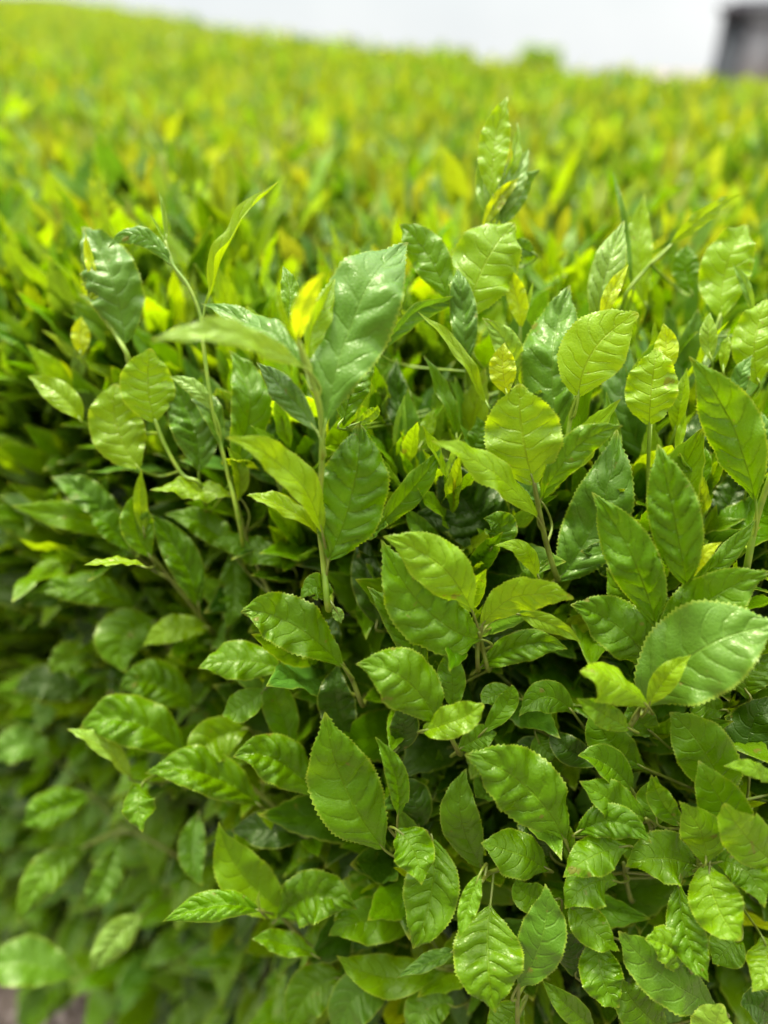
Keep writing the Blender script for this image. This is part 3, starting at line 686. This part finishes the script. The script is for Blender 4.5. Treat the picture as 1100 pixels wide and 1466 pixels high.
def closer(d): return d if d < 40 else 40 + (d - 40) * .3
def build_shoot(label, stem, r, rows):
    if np.mean([p[1] for p in stem]) < 690 and stem[0][2] > 43:      # tall shoots that lean towards the viewer out of the canopy
        stem = [(stem[0][0] + 8, stem[0][1] + 80, closer(stem[0][2]) + 7)] + [(a, b, closer(d)) for a, b, d in stem]
        rows = [(*q[:7], closer(q[7]), closer(q[8]), *q[9:]) for q in rows]
    elif stem[0][2] > 46:                                            # flank twigs reach out past the mass of old leaves
        stem = [(stem[0][0] + 10, stem[0][1] + 20, stem[0][2] + 3)] + [(a, b, d - 1.5) for a, b, d in stem]
        rows = [(*q[:7], q[7] - 3.5, q[8] - 3.5, *q[9:]) for q in rows]
    else:
        stem = [(stem[0][0] + 4, stem[0][1] - 25, stem[0][2] + 7)] + list(stem)
    pts = [unproj(*p) for p in stem]
    V, F = tube(pts, r * .0011, r * .00075)
    cl = np.array([V[i * 8:(i + 1) * 8].mean(0) for i in range((len(V) - 1) // 8)])
    for q in rows:                                    # leaf stalks belong to the twig
        P0 = unproj(q[0], q[1], q[7]); T = unproj(q[2], q[3], (q[7] + q[8]) / 2) - P0; T /= np.linalg.norm(T)
        dd = np.linalg.norm(cl - (P0 - T * .006), axis=1); j = max(0, int(dd.argmin()) - 3); tgt = cl[j]
        ray = nrm(P0 - np.array([0, 0, CAMZ])); deep = max(0, dd.min() - .008)
        V2, F2 = tube([tgt, tgt * .4 + (P0 - T * .01) * .6 + ray * min(.05, deep * 1.2), P0 - T * .002, P0 + T * .006], .0009, .0006, 6, 4)
        F = np.vstack([F, F2 + len(V)]); V = np.vstack([V, V2])
    red = stem[-1][1] > 690
    sh = put('shoot', V, F, M_REDSTEM if red else M_STEM, hedge)
    if label: sh['label'] = label
    tip = pts
    for row in rows:
        o, P0 = leaf_from_row(row, sh)
    return sh
for s_ in SH: build_shoot(*s_)

# ------------------------------------------------------------------ procedural shoots
def shoot_batch(P, U, size, young, nleaf=4, pale=False):
    """leaf parameters of upright shoots; P base points, U growth directions, size (n,)"""
    n = len(P); rows = []
    h = rng.uniform(.045, .085, n) * size
    az0 = rng.uniform(0, 6.28, n)
    a = nrm(np.cross(U, np.array([.2, .9, .3]))); b = np.cross(U, a)
    outl = []
    for k in range(nleaf):
        fr = [1.0, .96, .78, .52, .3, .1][k]
        L = np.array([.024, .036, .052, .062, .064, .066][k]) * size * rng.uniform(.75, 1.2, n)
        el = np.array([.06, .16, .3, .48, .7, .9][k]) + rng.uniform(-.12, .22, n)
        az = az0 + k * 2.4 + rng.uniform(-.4, .4, n)
        D = a * np.cos(az)[:, None] + b * np.sin(az)[:, None]
        base = P + U * (h * fr)[:, None]
        dr = U * np.cos(el)[:, None] + D * np.sin(el)[:, None]
        bend = rng.uniform(-.05, .3, n)[:, None] * [0.2, .5, 1, 1, 1, 1][k]
        P2 = base + dr * L[:, None] + D * (bend * L[:, None]) * .6
        P1 = base + dr * (L * .5)[:, None]
        ref = U * .9 - D * .9 * (1 if k < 3 else .4)
        W = L * [.22, .27, .33, .37, .40, .43][k] * rng.uniform(.8, 1.15, n)
        fold = [.9, .5, .28, .18, .15, .12][k] + rng.uniform(-.1, .15, n)
        r = rng.random(n)
        if young:
            ck = {0: ('Y', 'L', 'P'), 1: ('L', 'L', 'P'), 2: ('L', 'B', 'G'), 3: ('L', 'G', 'B'), 4: ('G', 'B', 'G'), 5: ('G', 'D', 'G')}[k]
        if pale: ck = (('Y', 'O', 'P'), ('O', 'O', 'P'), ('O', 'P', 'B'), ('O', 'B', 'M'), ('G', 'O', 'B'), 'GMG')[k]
        elif young: pass
        else: ck = {0: ('L', 'L', 'G'), 1: ('L', 'G', 'G'), 2: ('G', 'G', 'B'), 3: ('G', 'G', 'D'), 4: ('D', 'G', 'D'), 5: ('D', 'D', 'G')}[k]
        keys = [ck[0] if x < .35 else ck[1] if x < .65 else ck[2] for x in r]
        outl.append((base, P1, P2, ref, W, fold, keys))
    return h, outl
def sample_surface(n, x0, x1, q0, q1, dens=None):
    x = rng.uniform(x0, x1, n); q = rng.uniform(q0, q1, n); return x, q
def in_view(P, m=.25):
    d = P - np.array([0, 0, CAMZ])
    t = d[:, 1] * cp - d[:, 2] * sp; v_ = (d[:, 1] * sp + d[:, 2] * cp) / np.maximum(t, .01); h_ = d[:, 0] / np.maximum(t, .01)
    return (t > .1) & (np.abs(h_) < .563 + m) & (np.abs(v_) < .75 + m), t, 550 + h_ * FPX, 733 - v_ * FPX
parts = []; 
def add_batch(outl, nu, nv, bulge=.05, jit=.13, twist=.5):
    for (b, p1, p2, ref, W, fold, keys) in outl:
        n = len(b)
        if n == 0: continue
        V, f, uv = leaves(b, p1, p2, ref, W, nu, nv, roll=rng.uniform(-.35, .35, n), twist=rng.uniform(-twist, twist, n), fold=fold,
                          curl=rng.uniform(0, .25, n), bulge=bulge, wave=rng.uniform(.02, .07, n), sh=rng.uniform(.62, .82, n))
        parts.append(pack(V, f, uv, tint_of(keys, jit)))
def updir(nrmv, n, tilt=.25):
    u = nrmv * .35 + np.array([0, 0, 1.0]) + rng.normal(0, tilt, (n, 3)); return nrm(u)

# individual mid-distance shoots with own leaves
cnt = 0
xs = rng.uniform(-.75, .75, 4000); qs = rng.uniform(.06, .75, 4000)
P_, N_ = surf_frame(xs, qs); ok, t_, px_, py_ = in_view(P_, 0)
ok &= (py_ < 640) & (px_ > -20) & (px_ < 1120)
cand = np.where(ok)[0]; chosen = []
for i in cand:
    if any(np.hypot(px_[i] - px_[j], py_[i] - py_[j]) < 44 * (.6 / t_[i]) for j in chosen): continue
    chosen.append(i)
    if len(chosen) >= 58: break
for i in chosen:
    p = P_[i] - np.array([0, 0, .05]); u = updir(N_[i], 1, .14)
    nl = int(rng.integers(4, 6))
    h, outl = shoot_batch(p[None], u, np.array([rng.uniform(1.05, 1.5)]), True, nl)
    V, F = tube([p - u[0] * .02, p + u[0] * h[0] * .5 + rng.normal(0, .002, 3), p + u[0] * h[0]], .0014, .0007, 7, 4)
    sh = put('shoot', V, F, M_STEM, hedge)
    for (b, p1, p2, ref, W, fold, keys) in outl:
        V, f, uv = leaves(b, p1, p2, ref, W, 30, 9, roll=rng.uniform(-.35, .35), twist=rng.uniform(-.5, .5), fold=fold, curl=rng.uniform(0, .25),
                          bulge=.05, wave=rng.uniform(.02, .07), sh=rng.uniform(.62, .82))
        V, F, U_, Tn = pack(V, f, uv, tint_of(['L' if q_ == 'Y' and W[0] > .008 else q_ for q_ in keys], .08)); put('leaf', V, F, M_LEAF, sh, U_, Tn)

# the rest of the top canopy
def canopy(n, x0, x1, q0, q1, tmin, tmax, nu, nv, nleaf, sink=.035, size=(.85, 1.2), young=True, tilt=.2):
    x = rng.uniform(x0, x1, n); q = q0 + (q1 - q0) * rng.random(n) ** 1.0
    P, N = surf_frame(x, q); ok, t, px, py = in_view(P)
    ok &= (P[:, 1] < far_y(x)) & (t >= tmin) & (t < tmax)
    P, N = P[ok], N[ok]; P = P - N * sink + rng.normal(0, .008, P.shape) * [0, 0, 1]
    n = len(P)
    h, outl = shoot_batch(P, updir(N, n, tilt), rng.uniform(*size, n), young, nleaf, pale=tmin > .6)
    add_batch(outl, nu, nv)
    return n
nA = canopy(1300, -.9, .9, .0, .5, .3, .62, 24, 9, 6, sink=.085, young=False, size=(1, 1.25))
nA2 = canopy(700, -.9, -.1, .03, .45, .3, .75, 24, 9, 5, sink=.075, young=True, size=(1.15, 1.6), tilt=.14)
nA4 = canopy(420, -.8, .7, -.06, .3, .3, .75, 28, 9, 4, sink=.06, young=True, size=(1, 1.35), tilt=.12)
nA3 = canopy(1100, -.9, .5, -.34, .03, .3, .9, 24, 9, 5, sink=.095, young=False, size=(1.15, 1.5), tilt=.3)
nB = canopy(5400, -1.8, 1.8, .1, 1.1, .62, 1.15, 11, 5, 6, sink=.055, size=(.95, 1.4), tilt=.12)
nC = canopy(27000, -3.2, 2.4, .5, 3.2, 1.15, 2.6, 6, 3, 5, sink=.035, size=(.8, 1.15), tilt=.14)
nD = canopy(34000, -6.5, 2.5, 1.5, 9.5, 2.6, 12, 4, 3, 4, sink=.045, size=(.85, 1.2))
# mature leaves under the young tips
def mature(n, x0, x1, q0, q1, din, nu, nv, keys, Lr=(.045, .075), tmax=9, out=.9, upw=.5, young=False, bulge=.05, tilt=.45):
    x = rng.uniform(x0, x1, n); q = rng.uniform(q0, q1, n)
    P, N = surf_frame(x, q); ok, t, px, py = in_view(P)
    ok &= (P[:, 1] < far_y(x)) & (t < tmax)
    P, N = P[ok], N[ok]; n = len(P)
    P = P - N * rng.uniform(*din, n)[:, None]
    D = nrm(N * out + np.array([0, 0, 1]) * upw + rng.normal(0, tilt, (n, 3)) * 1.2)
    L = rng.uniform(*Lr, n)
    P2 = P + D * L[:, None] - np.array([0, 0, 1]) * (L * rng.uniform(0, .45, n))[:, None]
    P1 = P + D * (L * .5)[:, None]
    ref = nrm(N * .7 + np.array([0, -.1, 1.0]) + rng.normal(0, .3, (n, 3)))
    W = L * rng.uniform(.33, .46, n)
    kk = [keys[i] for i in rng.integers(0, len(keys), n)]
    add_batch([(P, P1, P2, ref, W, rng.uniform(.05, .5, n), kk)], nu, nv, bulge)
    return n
# flank: q from the rim down to the skirt (deeper layers: old leaves, coloured darker still to paint shade into the gaps)
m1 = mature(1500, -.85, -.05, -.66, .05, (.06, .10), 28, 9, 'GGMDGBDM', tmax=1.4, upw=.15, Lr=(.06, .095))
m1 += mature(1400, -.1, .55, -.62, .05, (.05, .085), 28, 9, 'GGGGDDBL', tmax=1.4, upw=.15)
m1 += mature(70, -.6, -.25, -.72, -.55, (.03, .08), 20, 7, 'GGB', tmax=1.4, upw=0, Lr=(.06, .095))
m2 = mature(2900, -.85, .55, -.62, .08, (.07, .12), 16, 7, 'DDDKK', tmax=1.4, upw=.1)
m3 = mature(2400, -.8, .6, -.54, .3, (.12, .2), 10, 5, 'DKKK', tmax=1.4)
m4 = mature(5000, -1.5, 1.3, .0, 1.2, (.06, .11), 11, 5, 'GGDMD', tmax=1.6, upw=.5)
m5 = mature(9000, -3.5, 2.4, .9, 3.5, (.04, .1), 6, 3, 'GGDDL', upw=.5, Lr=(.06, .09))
V, F, U_, Tn = cat(parts)
fo = put('foliage', V, F, M_LEAF, hedge, U_, Tn)
tag(fo, kind='stuff')
print('foliage verts', len(V), 'counts', nA, nB, nC, nD, m1, m2, m3, m4, m5, 'shoots', len(SH) + len(chosen))

# woody branches inside the hedge
for i in range(70):
    x = rng.uniform(-.6, .5); q = rng.uniform(-.45, .15)
    p, n_ = surf_frame(np.array([x]), np.array([q])); p, n_ = p[0], n_[0]
    root = np.array([x * .9 + rng.normal(0, .05), edge_y(x) + .25 + rng.uniform(0, .15), .12])
    e = p - n_ * rng.uniform(.05, .09)
    mid_ = (root * .35 + e * .65) + np.array([rng.normal(0, .03), .05, -.06 + rng.normal(0, .02)])
    V, F = tube([root, root * .6 + mid_ * .4 + rng.normal(0, .015, 3), mid_, e], .006, .0016, 7, 6)
    put('branch', V, F, M_WOOD, hedge)

# ------------------------------------------------------------------ ground
def ground_z(x, y):
    x = np.asarray(x, float); y = np.asarray(y, float)
    fy = np.interp(x, [p[0] for p in FAR], [p[1] for p in FAR])
    z = -.06 + .11 * np.minimum(y, fy + .2)
    past = np.maximum(0, y - fy - .2)
    z = z - .25 * past
    return np.maximum(z, -3.0 - 0 * x) + .0
gx = np.concatenate([-np.geomspace(3, 900, 26)[::-1], np.linspace(-2.8, 2.8, 90), np.geomspace(3, 900, 26)])
gy = np.concatenate([-np.geomspace(1.2, 900, 20)[::-1], np.linspace(-1, 7, 150), np.geomspace(7.3, 1200, 34)])
X, Y = np.meshgrid(gx, gy, indexing='ij')
Z = ground_z(X, Y)
nearm = (np.abs(X) < 3) & (np.abs(Y) < 7)
Z = Z + nearm * .012 * (np.sin(X * 23 + 3 * np.sin(Y * 9)) * np.sin(Y * 19 + X * 5)) + nearm * rng.normal(0, .003, X.shape)
f, _, _, _ = template(len(gx), len(gy))
g_ = mesh_obj('ground', np.stack([X, Y, Z], -1).reshape(-1, 3), f, M_SOIL)
tag(g_, kind='structure')
# straw and fallen leaf litter on the soil under the hedge
nl = 900
lx = rng.uniform(-1.1, .3, nl); ly = rng.uniform(.0, .7, nl); lz = ground_z(lx, ly) + rng.uniform(.008, .02, nl)
B = np.stack([lx, ly, lz], -1); az = rng.uniform(0, 6.28, nl); LL = rng.uniform(.02, .06, nl)
Dv = np.stack([np.cos(az), np.sin(az), rng.normal(0, .15, nl)], -1)
M_LIT = noise_mat('dry_leaf', (.16, .11, .09), (.42, .33, .28), 40, .9, .4, .002)
V, f, uv = leaves(B, B + Dv * (LL * .5)[:, None] + np.array([0, 0, .006]), B + Dv * LL[:, None], np.tile([0, 0, 1.], (nl, 1)), LL * rng.uniform(.1, .45, nl), 7, 3, fold=.3)
V, F, U_, Tn = pack(V, f, uv, np.ones((nl, 4)))
lit = mesh_obj('leaf_litter', V, F, M_LIT); tag(lit, 'dry brown leaf litter on the soil', 'leaf litter', kind='stuff')

# ------------------------------------------------------------------ dark shed on the right horizon and a distant tree
def box(cx, cy, cz, sx_, sy_, sz_):
    v = np.array([(a, b, c) for a in (-.5, .5) for b in (-.5, .5) for c in (-.5, .5)]) * [sx_, sy_, sz_] + [cx, cy, cz]
    f = np.array([(0, 1, 3, 2), (4, 6, 7, 5), (0, 4, 5, 1), (2, 3, 7, 6), (0, 2, 6, 4), (1, 5, 7, 3)]); return v, f
def boxes(bs):
    Vs, Fs, o = [], [], 0
    for b in bs:
        v, f = box(*b); Vs.append(v); Fs.append(f + o); o += 8
    return np.concatenate(Vs), np.concatenate(Fs)
M_WALL = noise_mat('dark_cladding', (.055, .068, .080), (.082, .092, .10), 1.5, .7, .1)
M_ROOF = noise_mat('dark_roofing', (.06, .06, .075), (.09, .085, .10), 2, .6, .1)
M_DOOR = noise_mat('grey_door_metal', (.24, .24, .25), (.30, .30, .31), 2, .5, .1)
bp = unproj(1036, 60, 2200); bx0 = bp[0] - .1; by0 = bp[1]
shed = empty('shed', (bx0, by0, -3.0))
tag(shed, 'dark shed with a pale door standing beyond the hedge', 'shed')
def part(name, bs, mat, parent):
    V, F = boxes(bs); return put(name, V, F, mat, parent, smooth=False)
topz = unproj(1036, 19, 2200)[2]
wl = part('wall', [(bx0 + 4.2, by0 + 3, (topz - 3) / 2, 8.4, 6, topz + 3)], M_WALL, shed)
part('roof', [(bx0 + 4.2, by0 + 3, topz + .09, 8.9, 6.6, .18), (bx0 + 4.2, by0 + 3, topz + .24, 8.2, 6.0, .12)], M_ROOF, shed)
fr_ = part('door', [(bx0 + 1.3, by0 - .03, topz - 1.4, 1.1, .06, 2.1)], M_DOOR, shed)
part('door_frame', [(bx0 + .7, by0 - .05, topz - 1.4, .1, .1, 2.2), (bx0 + 1.9, by0 - .05, topz - 1.4, .1, .1, 2.2), (bx0 + 1.3, by0 - .05, topz - .29, 1.1, .1, .1)], M_ROOF, shed)
part('corner_trim', [(bx0 - .03, by0 - .03, (topz - 3) / 2, .12, .12, topz + 2.98)], M_ROOF, shed)
# distant trees: trunk and crown of leaf clumps
shed.rotation_euler.z = -math.atan2(bx0 + 2, by0)
M_BARK = noise_mat('bark', (.07, .055, .045), (.13, .11, .09), 8, .9, .5, .02)
def tree(px, py_top, dist, rad, label):
    top = unproj(px, py_top, dist * 100); g0 = -3.0
    t = empty('tree', (top[0], top[1], g0)); tag(t, label, 'tree')
    cz = top[2] - rad * .8
    V, F = tube([(top[0], top[1], g0), (top[0] + .1, top[1], (g0 + cz) / 2), (top[0], top[1], cz)], .28, .1, 9, 5); put('trunk', V, F, M_BARK, t)
    n = 2600
    d = nrm(rng.normal(0, 1, (n, 3))); lump = 1 + .25 * np.sin(d[:, 0] * 5 + 1) * np.sin(d[:, 2] * 6) + .15 * np.sin(d[:, 1] * 9)
    Pp = np.array([top[0], top[1], cz]) + d * (rad * lump * rng.uniform(.45, 1, n) ** .5)[:, None] * [1.25, 1.25, .8]
    D = nrm(d + rng.normal(0, .7, (n, 3))); L = rng.uniform(.25, .45, n)
    V, f, uv = leaves(Pp, Pp + D * (L * .5)[:, None], Pp + D * L[:, None], nrm(rng.normal(0, 1, (n, 3)) + [0, 0, .8]), L * .6, 4, 3, fold=.2)
    V, F, U2, Tt = pack(V, f, uv, tint_of(['P'] * n, .25)); put('crown', V, F, M_LEAF, t, U2, Tt)
tree(775, 69, 60, 1.5, 'small hazy round tree showing just above the hedge')
